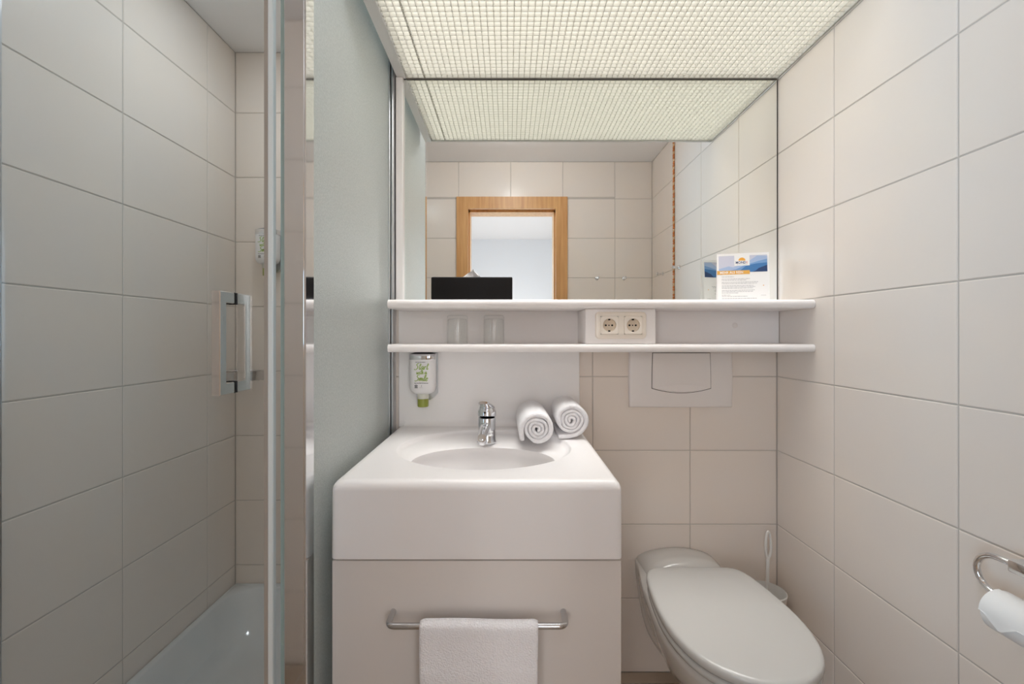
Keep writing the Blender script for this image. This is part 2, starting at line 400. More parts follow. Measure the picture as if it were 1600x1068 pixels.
# ------------------------------------------------------------------ luminous louver ceiling
ZL = 2.007; LX0, LX1, LY0, LY1 = -.345, XR-.004, .970, YB-.004
lt = empty('ceiling_light', ((LX0+LX1)/2, (LY0+LY1)/2, ZL), 'cream egg-crate louver light ceiling above the vanity and mirror', 'light')
ox, oy, oz = lt.location
def L(mb): # helper: shift world verts into lt space
    mb.v = [(x-ox, y-oy, z-oz) for x, y, z in mb.v]; return mb
gm = MB(); P = .0185; HS = .0175; TS = .0013
x = LX0+.004; n = 0
while x < LX1:
    gm.box(x-TS/2, x+TS/2, LY0+.006, LY1, ZL, ZL+HS, 'louver_plastic')
    n += 1
    if n == 4: gm.box(x+.0035, x+.0035+TS, LY0+.006, LY1, ZL, ZL+HS, 'louver_plastic'); x += .004
    x += P
y = LY0+.010
while y < LY1:
    gm.box(LX0+.001, LX1, y-TS/2, y+TS/2, ZL+.0003, ZL+HS, 'louver_plastic'); y += P
L(gm).build('louver_grid', lt, kind='stuff')
L(MB().box(LX0, LX1, LY0+.01, LY1, ZL+.055, ZL+.062, 'opal_panel')).build('opal_panel', lt)
hz = MB().box(LX0-.028, LX0-.020, LY0, LY1, ZL+.02, HC-.002, 'paint_white').box(LX0-.028, LX1, LY0, LY0+.008, ZL+.02, HC-.002, 'paint_white')
hz.box(LX0-.02, LX1, LY0+.008, LY1, ZL+.065, ZL+.075, 'paint_white')
L(hz).build('housing', lt)
L(MB().box(LX0-.030, LX0-.001, LY0, LY1, ZL-.004, ZL+.020, 'grey_profile')).build('edge_trim', lt)
L(MB().box(LX0, LX1, LY0-.003, LY0+.006, ZL-.004, ZL+.020, 'grey_profile')).build('edge_trim', lt)
L(MB().box(LX1-.002, LX1+.003, LY0, LY1, ZL-.003, ZL+.006, 'louver_plastic')).build('edge_trim', lt)

# ------------------------------------------------------------------ mirror
mx0, mx1, mz0, mz1 = -.3535, XR-.0035, 1.2475, 2.0005
mir = empty('wall_mirror', ((mx0+mx1)/2, YB-.004, mz0), 'large frameless wall mirror above the white shelf', 'mirror')
mo = Vector(mir.location)
def rel(mb, o):
    o = Vector(o); mb.v = [tuple(Vector(p)-o) for p in mb.v]; return mb
rel(MB().box(mx0, mx1, YB-.0055, YB-.0045, mz0, mz1, 'mirror_silver'), mo).build('mirror_pane', mir)
rel(MB().box(mx0, mx1, YB-.0044, YB+.001, mz0, mz1, 'dark_gap'), mo).build('backing', mir)
rel(MB().box(mx0, mx1, YB-.0075, YB-.0045, mz1, mz1+.0035, 'dark_gap').box(mx1, mx1+.0022, YB-.0065, YB-.0045, mz0, mz1, 'dark_gap'), mo).build('shadow_gap_strip', mir)  # solid dark strips stand in for the shadow gap along the mirror edge
MB().rbox(-.3775, -.3540, YB-.020, YB-.001, 1.2475, 2.002, .0015, 'laminate_white', 1).build('trim_1', None, kind='structure', label='narrow white filler strip left of the mirror', category='trim')

# ------------------------------------------------------------------ shower enclosure
PX = -.398
pn = empty('shower_screen', (PX, .86, .183), 'frosted glass side screen of the shower beside the vanity', 'shower screen')
po = Vector(pn.location)
rel(MB().box(PX-.003, PX+.003, .8645, YB-.030, .190, 2.20, 'frosted_glass'), po).build('frosted_pane', pn)
rel(MB().rbox(-.4370, -.3965, .830, .864, .185, 2.20, .002, 'chrome', 1).box(-.3970, -.3940, .8305, .864, .185, 2.20, 'chrome'), po).build('corner_post', pn)
rel(MB().box(-.4535, -.4372, .850, .858, .19, 2.20, 'glass_edge'), po).build('post_seal', pn)
pr = MB().box(-.414, -.4085, YB-.040, YB-.001, .19, 2.20, 'aluminium').box(-.4085, -.4045, YB-.030, YB-.001, .19, 2.20, 'seal_white')
pr.rbox(-.4045, -.3985, YB-.046, YB-.001, .19, 2.05, .0015, 'aluminium', 1).box(-.3985, -.3965, YB-.034, YB-.001, .19, 2.05, 'grey_profile')
pr.rbox(-.3965, -.3890, YB-.046, YB-.001, .19, 2.05, .002, 'aluminium', 1).box(-.3890, -.3875, YB-.030, YB-.001, .19, 2.05, 'grey_profile').rbox(-.3875, -.3800, YB-.042, YB-.001, .19, 2.05, .002, 'aluminium', 1)
rel(pr, po).build('wall_profile', pn)
rel(MB().box(PX-.006, PX+.006, .8645, YB-.046, .181, .192, 'aluminium'), po).build('bottom_rail', pn)

DY = .860
dd = empty('shower_door', (-1.03, DY, .19), 'clear glass shower door with chrome square handle', 'shower door')
do = Vector(dd.location)
rel(MB().box(-1.0375, -.4895, DY-.003, DY+.003, .195, 2.15, 'door_glass'), do).build('glass_pane', dd)
rel(MB().box(-.4895, -.4820, DY-.005, DY+.005, .195, 2.15, 'seal_brown'), do).build('edge_strip', dd, label='brownish clear edge strip')
rel(MB().rbox(-.4820, -.4705, DY-.007, DY+.006, .195, 2.15, .002, 'seal_white', 1), do).build('door_seal', dd, label='white door seal')
rel(MB().box(-1.058, -1.0365, DY-.014, DY+.014, .184, 2.15, 'aluminium'), do).build('hinge_profile', dd)
# square D handles on both faces of the glass, plane X = const
HX, HZ0, HZ1 = -.557, 1.026, 1.226
def handle(y0, y1):
    s_ = 1 if y1 > y0 else -1; t, arm, wx, bv = .019, .022, .0085, .0012
    prof = [(y0, HZ0), (y1, HZ0), (y1, HZ0+arm), (y0+s_*t, HZ0+arm), (y0+s_*t, HZ1-arm), (y1, HZ1-arm), (y1, HZ1), (y0, HZ1)]
    def ring(x, ins):
        out = []; n = len(prof)
        for i, (y, z) in enumerate(prof):
            (ya, za), (yb, zb) = prof[i-1], prof[(i+1) % n]
            e1 = Vector((y-ya, z-za)).normalized(); e2 = Vector((yb-y, zb-z)).normalized()
            n1 = Vector((-e1.y, e1.x)); n2 = Vector((-e2.y, e2.x)); k = ins*s_
            out.append((x, y+(n1.x+n2.x)*k, z+(n1.y+n2.y)*k))
        return out
    return MB().loft([ring(HX-wx, bv), ring(HX-wx+bv, 0), ring(HX+wx-bv, 0), ring(HX+wx, bv)], 'chrome', smooth=False)
h1 = rel(handle(DY-.048, DY-.0045), do).build('handle', dd, label='chrome square outer handle')
h2 = rel(handle(DY+.048, DY+.0045), do).build('handle', dd, label='chrome square inner handle')
for zz in (HZ1-.0115, HZ0+.0115):
    rel(MB().box(HX-.0088, HX+.0088, DY-.0045, DY-.003, zz-.0118, zz+.0118, 'black_hole').box(HX-.0088, HX+.0088, DY+.003, DY+.0045, zz-.0118, zz+.0118, 'black_hole'), do).build('gasket', dd)

# shower tray
def rrect(x0, x1, y0, y1, r, z, n=8):
    pts = []
    for cx, cy, a in ((x1-r, y0+r, -PI/2), (x1-r, y1-r, 0), (x0+r, y1-r, PI/2), (x0+r, y0+r, PI)):
        for i in range(n+1):
            t = a+PI/2*i/n; pts.append((cx+r*math.cos(t), cy+r*math.sin(t), z))
    return pts
tx0, tx1, ty0, ty1 = XL+.002, -.3885, .838, YS-.002
lo = [rrect(tx0, tx1, ty0, ty1, .004, .001), rrect(tx0, tx1, ty0, ty1, .004, .176), rrect(tx0+.002, tx1-.004, ty0+.004, ty1-.002, .006, .1805)]
lo += [rrect(tx0+.016, tx1-.055, ty0+.060, ty1-.022, .10, .180), rrect(tx0+.022, tx1-.060, ty0+.066, ty1-.030, .10, .176)]
for t in (.15, .35, .6, .85, 1.0):
    q = .10*t**1.3; dz = .14*math.sin(min(t, 1)*PI/2)
    lo.append(rrect(tx0+.024+q, tx1-.062-q, ty0+.068+q, ty1-.034-q*1.5, .10+.03*t, .174-dz))
MBt = MB().loft(lo, 'tray_enamel')
tr = tag(MBt.build('shower_tray', None, angle=60), 'deep white enamel shower tray below the left tiled wall', 'shower tray')

# soap basket in the shower corner
bk = empty('soap_basket', (XL+.001, YS-.001, .96), 'chrome corner soap basket on the shower wall', 'soap basket')
def quarter(r1, r2, z, n=16, p=2.6):
    out = []
    for i in range(n+1):
        a = PI/2*i/n; c, s_ = math.cos(a), math.sin(a); q = (abs(c)**p+abs(s_)**p)**(-1/p)
        out.append(Vector((.004+r1*q*c, -.004-r2*q*s_, z)))
    return out
ra = quarter(.125, .105, .045); rb = quarter(.118, .098, .012)
mb = MB()
inn = [Vector((p.x*.97, p.y*.97, p.z)) for p in ra]; inb = [Vector((p.x*.97, p.y*.97, p.z)) for p in rb]
nn = len(ra)
mb.loft([[rb[i], ra[i], inn[i], inb[i]] for i in range(nn)], 'basket_chrome', smooth=False)
mb.build('rim', bk)
mb = MB().tube([(.004, -.112, .043), (.004, -.004, .043), (.13, -.004, .043)], .003, 'basket_chrome', 8)
mb.build('back_wire', bk)
mb = MB()
for i in range(7):
    x = .012+i*.016; yy = -.098*(1-(x/.124)**2.6)**(1/2.6)
    mb.tube([(x, -.003, .012), (x, yy, .012)], .0016, 'basket_chrome', 6)
for j in range(4):
    y = -.015-j*.022; xx = .118*(1-(abs(y)/.104)**2.6)**(1/2.6)
    mb.tube([(.003, y, .010), (xx, y, .010)], .0016, 'basket_chrome', 6)
mb.build('wire_floor', bk, kind='stuff')

# ------------------------------------------------------------------ vanity: cabinet, washbasin, backsplash
VX0, VX1, VY0 = -.3705, .2364, .887
cb = empty('vanity_cabinet', (-.067, 1.17, 0), 'cream vanity cabinet with a chrome towel rail under the washbasin', 'cabinet')
co = Vector(cb.location)
rel(MB().box(VX0+.006, VX1-.006, VY0+.024, YB-.002, .09, .670, 'laminate').box(VX0+.02, VX1-.02, VY0+.06, YB-.002, 0, .09, 'laminate'), co).build('carcass', cb)
rel(MB().rbox(VX0+.002, VX1-.002, VY0+.004, VY0+.024, .095, .6715, .0018, 'laminate', 2), co).build('front_panel', cb)
br, bx0, bx1, by, bz = .0062, -.2405, .1135, .846, .566
pts = [(bx0, VY0+.006, bz), (bx0, by+.014, bz)] + [Vector((bx0+.014, by+.014, bz)) + Vector((-.014*math.cos(a), -.014*math.sin(a), 0)) for a in [PI/2*i/6 for i in range(1, 7)]]
pts += [Vector((bx1-.014, by+.014, bz)) + Vector((.014*math.sin(a), -.014*math.cos(a), 0)) for a in [PI/2*i/6 for i in range(0, 7)]] + [(bx1, VY0+.006, bz)]
rel(MB().tube(pts, br, 'chrome_soft', 14), co).build('towel_rail', cb)

def counter():
    zt, zb = .838, .6765; cx, cy = -.0675, 1.165
    oa, ob, oyc = .234, .203, 1.169     # outer rim ellipse
    ia, ib, iyc = .190, .134, 1.110     # bowl ellipse
    x0, x1, y0, y1 = VX0, VX1, VY0, YB-.002
    ang = [2*PI*i/120 for i in range(120)]
    for X in (x0, x1):
        for Y in (y0, y1):
            a = math.atan2(Y-cy, X-cx) % (2*PI); ang += [(a+d) % (2*PI) for d in (-.05, -.035, -.022, -.012, -.005, 0, .005, .012, .022, .035, .05)]
    ang = sorted(set(round(a, 5) for a in ang))
    def rect(ins, z, r, back=0):
        L_ = []; X0, X1, Y0, Y1 = x0+ins, x1-ins, y0+ins, y1-back
        for a in ang:
            c, s_ = math.cos(a), math.sin(a)
            t = min(((X1-cx)/c if c > 1e-9 else (X0-cx)/c if c < -1e-9 else 9), ((Y1-cy)/s_ if s_ > 1e-9 else (Y0-cy)/s_ if s_ < -1e-9 else 9))
            px, py = cx+c*t, cy+s_*t
            # round front corners
            if py < Y0+r and (px < X0+r or px > X1-r):
                qx = X0+r if px < X0+r else X1-r; qy = Y0+r
                lo_, hi = 0, t
                for _ in range(30):
                    mdt = (lo_+hi)/2; ax, ay = cx+c*mdt, cy+s_*mdt
                    ok = not (ay < qy and ((ax < qx and qx < cx) or (ax > qx and qx > cx)) and math.hypot(ax-qx, ay-qy) > r)
                    lo_, hi = (mdt, hi) if ok else (lo_, mdt)
                px, py = cx+c*lo_, cy+s_*lo_
            L_.append((px, py, z))
        return L_
    def ell(a_, b_, yc, z, xc=-.066):
        return [(xc+a_*math.cos(t), yc+b_*math.sin(t), z) for t in ang]
    R = .020; lp = [rect(.03, zb, .005), rect(.0, zb, .012), rect(0, zb+.002, .012)]
    for i in range(0, 7):
        t = PI/2*i/6; lp.append(rect(R*(1-math.cos(t)), zt-R+R*math.sin(t), .014+.004*i/6))
    lp += [rect(R+.004, zt, .018), ell(oa+.003, ob+.003, oyc, zt), ell(oa+.0005, ob+.0005, oyc, zt-.0008), ell(oa-.0015, ob-.0015, oyc, zt-.004)]
    lp += [ell(oa-.006, ob-.006, oyc, zt-.0095), ell(oa-.014, ob-.0135, oyc-.002, zt-.0125)]
    lp += [ell(ia+.012, ib+.007+.012, iyc+.010, zt-.0155), ell(ia+.003, ib+.003, iyc, zt-.0185), ell(ia-.004, ib-.003, iyc, zt-.024)]
    for t in (.1, .22, .36, .52, .7, .85, .95):
        lp.append(ell((ia-.006)*math.cos(t*PI/2)**.8+.012, (ib-.006)*math.cos(t*PI/2)**.8+.012, iyc-.004*t, zt-.026-.115*math.sin(t*PI/2)))
    return MB().loft(lp, 'solid_surface', cap0=True, cap1=True)
wbs = empty('washbasin', (-.067, 1.167, .6765), 'white washbasin worktop with an oval bowl and deep front apron', 'washbasin')
wo = Vector(wbs.location)
rel(counter(), wo).build('basin_top', wbs, angle=50)
bs = MB().rbox(VX0+.001, VX1+.001, YB-.012, YB-.0015, .832, 1.088, .0015, 'splash_white', 1)
cv = []
for i in range(7):
    t = PI/2*i/6; cv.append((YB-.012-.018*(1-math.sin(t)), .838+.018*(1-math.cos(t))))
bs.loft([[(xx, y_, z_+.0002) for y_, z_ in [(YB-.010, .836)]+cv+[(YB-.010, .857)]] for xx in (VX0+.0215, VX1-.0215)], 'splash_white')
rel(bs, wo).build('backsplash', wbs)
rel(MB().lathe([(.0, .0045), (.012, .0045), (.019, .003), (.021, 0)], 'chrome', 24, M=Matrix.Translation((-.066, 1.106, .6985))), wo).build('drain', wbs)

# shelf unit: two boards, back board, socket box
su = empty('wall_shelf', (.27, 1.355, 1.0895), 'long white two-tier wall shelf below the mirror', 'shelf')
so = Vector(su.location)
SX0, SX1, SY0 = -.3590, XR-.001, 1.263
def board(z0, z1):
    n = 8; L_ = []
    r = (z1-z0)/2; zc = (z0+z1)/2
    sec = [(YB-.0145, z0), (YB-.0145, z1)] + [(SY0+r*.8-r*.8*math.sin(t), zc+r*math.cos(t)) for t in [PI*i/n for i in range(n+1)]]
    return MB().loft([[(xx, y_, z_) for y_, z_ in sec] for xx in (SX0, SX0+.002, SX1-.002, SX1)], 'laminate_white')
rel(board(1.2205, 1.2465), so).build('shelf_board', su)
rel(board(1.0900, 1.1135), so).build('shelf_board', su)
rel(MB().box(-.3690, XR-.0025, YB-.0140, YB-.0015, 1.0895, 1.2470, 'laminate_white'), so).build('back_board', su)
sx0, sx1 = .2310, .4435
rel(MB().rbox(sx0, sx1, 1.288, YB-.0145, 1.1137, 1.2203, .004, 'laminate_white', 3), so).build('socket_box', su)
rel(MB().lathe([(0, .0012), (.005, .0012), (.0085, .0006), (.0092, 0)], 'plate_plastic', 20, M=Matrix.Translation((.758, YB-.0142, 1.173)) @ Matrix.Rotation(PI/2, 4, 'X')), so).build('screw_cap', su)

# double socket
sk = empty('double_socket', (.3365, 1.2878, 1.170), 'cream double wall socket on the box in the shelf', 'socket')
fr = MB()
def sq(hw, hh, r, y, cx=0, n=6):
    return [(cx+p[0], y, p[1]) for p in [(q[0], q[1]) for q in rrect(-hw, hw, -hh, hh, r, 0, n)]]
fr.loft([sq(.0765, .0405, .012, 0), sq(.0765, .0405, .012, -.004), sq(.0745, .0385, .011, -.0075), sq(.070, .034, .009, -.0092), sq(.0665, .0305, .004, -.0095)], 'socket_cream', cap1=False)
for a_, b_, c_, d_ in ((-.0668, .0668, .0271, .0308), (-.0668, .0668, -.0308, -.0271), (-.0084, .0084, -.0276, .0276), (-.0668, -.0626, -.0276, .0276), (.0626, .0668, -.0276, .0276)):
    fr.box(a_, b_, -.0095, -.003, c_, d_, 'socket_cream')
fr.box(-.0665, .0665, -.0022, -.0012, -.03, .03, 'black_hole')
fr.build('frame', sk, angle=30)
for cx in (-.0355, .0355):
    ins = MB(); n_ = 48
    def ring(r, y): return [(cx+r*math.cos(2*PI*i/n_-PI/4-PI/n_*0), y, r*math.sin(2*PI*i/n_-PI/4)) for i in range(n_)]
    def sqr(hw, y): # matches ring sampling: superellipse
        o_ = []
        for i in range(n_):
            a = 2*PI*i/n_-PI/4; c, s_ = math.cos(a), math.sin(a); q = (abs(c)**14+abs(s_)**14)**(-1/14); o_.append((cx+hw*q*c, y, hw*q*s_))
        return o_
    ins.loft([sqr(.0268, -.0030), sqr(.0268, -.0106), sqr(.0260, -.0122), ring(.0212, -.0122), ring(.0195, -.0108)], 'socket_cream', cap0=False, cap1=False)
    it = ins.build('socket_insert', sk, angle=50)
    wl_ = MB().loft([ring(.0195, -.0108), ring(.0190, -.0034), ring(.0185, -.0032)], 'socket_well', cap0=False, cap1=True)
    wl_.build('socket_well', it, angle=50)
    hm = MB()
    for hx, hz_, r_ in ((-.0095, 0, .0030), (.0095, 0, .0030), (0, 0, .0020)):
        hm.lathe([(0, .0004), (r_, .0004), (r_, 0)], 'black_hole', 14, M=Matrix.Translation((cx+hx, -.0032, hz_)) @ Matrix.Rotation(PI/2, 4, 'X'))
    for s_ in (-1, 1):
        hm.box(cx-.0024, cx+.0024, -.0106, -.0030, s_*.0172-.0022, s_*.0172+.0022, 'black_hole')
    hm.box(cx+.0178, cx+.0208, -.0121, -.0100, -.0013, .0013, 'socket_well')
    hm.build('contact_hole', it)

# ------------------------------------------------------------------ faucet
fc = empty('faucet', (-.0655, 1.268, .8235), 'chrome single-lever mixer tap standing on the back ledge of the washbasin', 'faucet', rz=-.10)
MB().lathe([(.0285, 0), (.0285, .003), (.0268, .005), (.0262, .03), (.0260, .070), (.0250, .0735)], 'chrome', 36).build('tap_body', fc)
sec = []
for i in range(9):
    t = i/8; yy = -.008-.084*t; zz = .056-.022*t; wv = .0150-.0040*t; hv = .014-.004*t
    sec.append([(wv*math.copysign(abs(math.cos(a))**.75, math.cos(a)), yy+.35*hv*math.sin(a), zz+hv*math.copysign(abs(math.sin(a))**.75, math.sin(a))) for a in [2*PI*j/24 for j in range(24)]])
MB().loft(sec, 'chrome').build('spout', fc)
MB().lathe([(.0105, -.013), (.0115, -.012), (.0115, .004), (.010, .006)], 'chrome', 24, M=Matrix.Translation((0, -.083, .028)) @ Matrix.Rotation(.22, 4, 'X')).build('aerator', fc)
hd = MB(); Mh = Matrix.Translation((0, .001, .0755)) @ Matrix.Rotation(-.20, 4, 'X')
hd.lathe([(.0250, 0), (.0272, .0012), (.0278, .010), (.0264, .020), (.0222, .029), (.0148, .0355), (.006, .038), (0, .0384)], 'chrome', 36, M=Mh)
lev = []
for i in range(9):
    t = i/8; yy = -.004-.072*t; zz = .0275+.014*t-.004*t*t; wv = (.0240-.0090*t)*(1 if t < .95 else .8); hv = .0078-.0036*t
    lev.append([(wv*math.copysign(abs(math.cos(a))**.7, math.cos(a)), yy, zz+hv*math.sin(a)) for a in [2*PI*j/20 for j in range(20)]])
hd.loft(lev, 'chrome', M=Mh)
lv = hd.build('lever', fc)
MB().lathe([(0, .0008), (.0026, .0008), (.0028, 0)], 'black_hole', 14, M=Mh @ Matrix.Translation((-.002, -.0279, .0105)) @ Matrix.Rotation(PI/2, 4, 'X')).build('marker_dot', lv)

# ------------------------------------------------------------------ towels
def spiral_roll(r0, r1, pitch, length, seed, end_angle, tail, drop, mirror=False, squash=.97):
    rnd = random.Random(seed); turns = (r1-r0)/pitch; N = int(turns*26); pts = []
    start = math.radians(end_angle)-2*PI*turns
    ph = [rnd.uniform(0, 6.28) for _ in range(4)]
    for i in range(N+1):
        a = 2*PI*turns*i/N; r = r0+pitch*a/(2*PI); k = 1-.75*i/N
        last = max(0, min(1, (i-(N-22))/6)); r += .0026*last   # the outer wrap lies loose and double
        wob = 1+.10*math.sin(2*a*0.93+ph[0])*k**2+.035*math.sin(3*a*.97+ph[1])*k+.012*math.sin(5*a+ph[2])
        pts.append(Vector((r*wob*math.cos(start+a), r*wob*math.sin(start+a)*squash)))
    d = (pts[-1]-pts[-3]).normalized()
    for i in range(1, tail+1):
        d = d.lerp(Vector(drop), .35).normalized()
        pts.append(pts[-1]+d*.0058)
    n = len(pts); Lc = []; nys = 9
    lo = 0
    for i, p in enumerate(pts):
        a = pts[max(i-1, 0)]; b = pts[min(i+1, n-1)]; t = (b-a).normalized(); nr = Vector((t.y, -t.x))
        th = pitch*.49*(1 if i < N-20 else 1.45)*(1 if i < n-1 else .75)
        lo = .7*lo+rnd.uniform(-.0007, .0007)
        puff = [rnd.uniform(-.0003, .0003) for _ in range(nys)]
        sec = []
        prof = [(-1, -length/2+.0035), (-.82, -length/2-.0006), (-.35, -length/2-.0030), (.35, -length/2-.0030), (.82, -length/2-.0006), (1, -length/2+.0035)]
        for q, y in prof: sec.append((p.x+nr.x*th*q, y+lo, p.y+nr.y*th*q))
        for j in range(1, nys): 
            y = -length/2+length*j/nys; m_ = 1+puff[j]/th; sec.append((p.x+nr.x*th*m_, y, p.y+nr.y*th*m_))
        for q, y in reversed(prof): sec.append((p.x+nr.x*th*q, -y+lo, p.y+nr.y*th*q))
        if mirror: sec = [(-x, y, z) for x, y, z in sec]
        Lc.append(sec)
    return MB().loft(Lc, 'terry')
r_a = spiral_roll(.0040, .0405, .0098, .225, 3, 176, 6, (.25, -1))
ta = r_a.build('rolled_towel', None, angle=75)
ta.location = (.077, 1.300, .8384-min(v.co.z for v in ta.data.vertices)); ta.rotation_euler = (0.0, 0, .02)
tag(ta, 'rolled white terry towel nearer the tap, overlapping the basin rim', 'towel', 'rolled towels on the washbasin')
r_b = spiral_roll(.0040, .0430, .0100, .172, 11, 266, 7, (1, -.02), mirror=True)
tb = r_b.build('rolled_towel', None, angle=75)
tb.location = (.182, 1.3255, .8386-min(v.co.z for v in tb.data.vertices)); tb.rotation_euler = (0, 0, -.01)
tag(tb, 'rolled white terry towel at the right back corner of the washbasin', 'towel', 'rolled towels on the washbasin')

def hung_towel(x0, x1, ycen, zcen, rad, front, back, nx=46, th=.0055, seed=2):
    rnd = random.Random(seed)
    prof = []   # (y, z, outward y, outward z)
    nb, nf = 14, 22
    for i in range(nb): prof.append((rad, -back+back*i/nb, 1, 0, 1-i/nb))
    for i in range(11):
        a = PI*i/10; prof.append((rad*math.cos(a), rad*math.sin(a), math.cos(a), math.sin(a), 0))
    for i in range(1, nf+1): prof.append((-rad, -front*i/nf, -1, 0, i/nf))
    def disp(u, t, side):
        if t <= 0: return 0
        f = math.sin(u*9+1.0)*.0030+math.sin(u*17+2.2+t*2)*.0016
        g = .0024*math.exp(-((t*front-.085-.006*math.sin(u*7))/.006)**2) if side < 0 else 0
        return f*min(1, t*2.2)+g
    loops = []
    for ix in range(nx+1):
        u = ix/nx; x = x0+(x1-x0)*u
        out, inn = [], []
        edge = 1-.5*max(0, (abs(u-.5)-.47)/.03)
        for (y, z, oy_, oz_, t) in prof:
            d = disp(u, t, oy_)
            xx = x+(x-(x0+x1)/2)*(-.03*t if oy_ < 0 else 0)
            sag = .0012*math.sin(u*6.0)
            out.append((xx, ycen+y+oy_*(th*edge+d), zcen+z+oz_*th*edge+sag))
            inn.append((xx, ycen+y+oy_*(.0008+d*.5), zcen+z+oz_*.0008+sag))
        loops.append(out+inn[::-1])
    return MB().loft(loops, 'terry')
ht = hung_towel(-.1755, .0575, by, bz, br+.001, .24, .20)
tag(ht.build('hand_towel', None, angle=75), 'white terry hand towel folded over the chrome rail of the vanity cabinet', 'towel')

# ------------------------------------------------------------------ things on and under the shelf
tbx = empty('tissue_box', (-.1115, 1.345, 1.2467), 'black tissue box with a white tissue peeking out on the shelf', 'tissue box')
mb = MB().rbox(-.1225, .1225, -.0600, .0600, 0, .0690, .004, 'black_leather', 3)
mb.build('box', tbx)
mb = MB()
def sheet(pts, th=.0006): mb.loft([[(x, y, z), (x, y+th, z)] for x, y, z in pts], 'tissue', closed=True)
V = []; F = []
nx_, nz_ = 10, 6
for j in range(nz_+1):
    t = j/nz_
    for i in range(nx_+1):
        u = i/nx_*2-1
        wv = .036*(1-t)+.002
        V.append((-.006*(1-t*1.0)+u*wv+.0, -.008+.006*math.sin(u*4+t*3)*(1-t*.6), .0675+t*(.034-.006*abs(u))))
for j in range(nz_):
    for i in range(nx_): a = j*(nx_+1)+i; F.append((a, a+1, a+nx_+2, a+nx_+1))
o_ = len(V); V += [(x, y+.0012, z) for x, y, z in V]; F += [tuple(i+o_ for i in reversed(f)) for f in F]
MB().add(V, F, 'tissue', True).build('tissue', tbx)
MB().rbox(-.045, .045, -.012, .012, .0680, .0696, .0007, 'dark_gap', 1).build('slot', tbx)

def tumbler(loc, label):
    mb = MB(); r, h = .0325, .090
    mb.lathe([(0, h-.0005), (r-.006, h), (r-.0015, h-.002), (r, h-.006), (r+.0005, h*.5), (r+.0008, .001), (r, 0), (r-.0010, .0004), (r-.0012, .003), (r-.0016, h*.5), (r-.0022, h-.016), (r-.006, h-.0115), (0, h-.0105)], 'tumbler_glass', 40)
    o = mb.build('drinking_glass', None, angle=60); o.location = loc
    return tag(o, label, 'glass', 'upturned tumblers on the lower shelf')
tumbler((-.1635, 1.360, 1.1136), 'clear upturned drinking glass on the lower shelf, farther from the socket')
tumbler((-.0475, 1.360, 1.1136), 'clear upturned drinking glass on the lower shelf, nearer to the socket')

# strokes of the script lettering, in letter units
SCRIPT = {
 'S': ([[(.55,.95),(.40,1.02),(.22,.88),(.22,.68),(.42,.52),(.45,.30),(.30,.06),(.08,-.02),(-.05,.10)]], .60),
 't': ([[(.20,1.0),(.16,.5),(.14,.10),(.24,.02),(.36,.18)], [(.02,.68),(.38,.76)]], .34),
 'a': ([[(.40,.50),(.22,.54),(.06,.30),(.10,.06),(.24,.08),(.40,.46),(.38,.12),(.46,.02),(.56,.18)]], .50),
 'r': ([[(.04,.50),(.10,.30),(.10,.02)], [(.10,.30),(.24,.52),(.36,.46)]], .36),
 'w': ([[(.02,.50),(.06,.10),(.14,.02),(.26,.40),(.30,.06),(.40,.04),(.52,.50),(.58,.46)]], .58),
 'i': ([[(.08,.50),(.08,.10),(.16,.02),(.26,.18)], [(.10,.72),(.12,.74)]], .24),
 'h': ([[(.10,1.0),(.08,.5),(.06,.02)], [(.06,.22),(.22,.52),(.30,.42),(.28,.10),(.36,.02),(.44,.16)]], .42),
 'm': ([[(.04,.50),(.06,.02)], [(.06,.26),(.20,.52),(.26,.40),(.25,.02)], [(.25,.26),(.38,.52),(.46,.40),(.44,.10),(.54,.04)]], .56),
 'l': ([[(.06,.30),(.22,.80),(.18,1.02),(.08,.90),(.08,.14),(.16,.02),(.28,.18)]], .26),
 'e': ([[(.06,.26),(.28,.34),(.30,.48),(.18,.54),(.06,.34),(.10,.06),(.22,.00),(.36,.14)]], .38),
 ' ': ([], .26)}
def script_line(mb, txt, size, cx, zb, y, m, wd, M=None, slant=.22):
    tot = sum(SCRIPT[c][1] for c in txt)
    x = cx-tot*size/2
    for c in txt:
        for st_ in SCRIPT[c][0]:
            P_ = [Vector((x+(a+slant*b)*size, zb+b*size)) for a, b in st_]
            # smooth the stroke
            Q = []
            for i in range(len(P_)-1):
                p0, p1, p2, p3 = P_[max(i-1, 0)], P_[i], P_[i+1], P_[min(i+2, len(P_)-1)]
                for k_ in range(3):
                    t = k_/3; Q.append(.5*((2*p1)+(p2-p0)*t+(2*p0-5*p1+4*p2-p3)*t*t+(3*p1-p0-3*p2+p3)*t**3))
            Q.append(P_[-1]); Vv = []
            for i, p in enumerate(Q):
                d = (Q[min(i+1, len(Q)-1)]-Q[max(i-1, 0)]); d = d.normalized() if d.length > 0 else Vector((1, 0))
                nn_ = Vector((-d.y, d.x)); ww = wd*(.55+.75*abs(d.y))
                Vv += [(p.x+nn_.x*ww, y, p.y+nn_.y*ww), (p.x-nn_.x*ww, y, p.y-nn_.y*ww)]
            mb.add(Vv, [(2*i, 2*i+1, 2*i+3, 2*i+2) for i in range(len(Q)-1)], m, False, M)
        x += SCRIPT[c][1]*size
def put_text(mb, txt, size, x, z, y, m, align='CENTER', shear=0, bold=0, sx=1.0):
    V_, F_ = text_mesh(txt, size, 0, shear, align, bold)
    mb.add([(x+v.x*sx, y, z+v.y) for v in V_], F_, m)
def bars(mb, x0, z, y, h, words, m, gap=.0008):
    x = x0
    for w_ in words:
        mb.add([(x, y, z), (x+w_, y, z), (x+w_, y, z+h), (x, y, z+h)], [(0, 1, 2, 3)], m); x += w_+gap

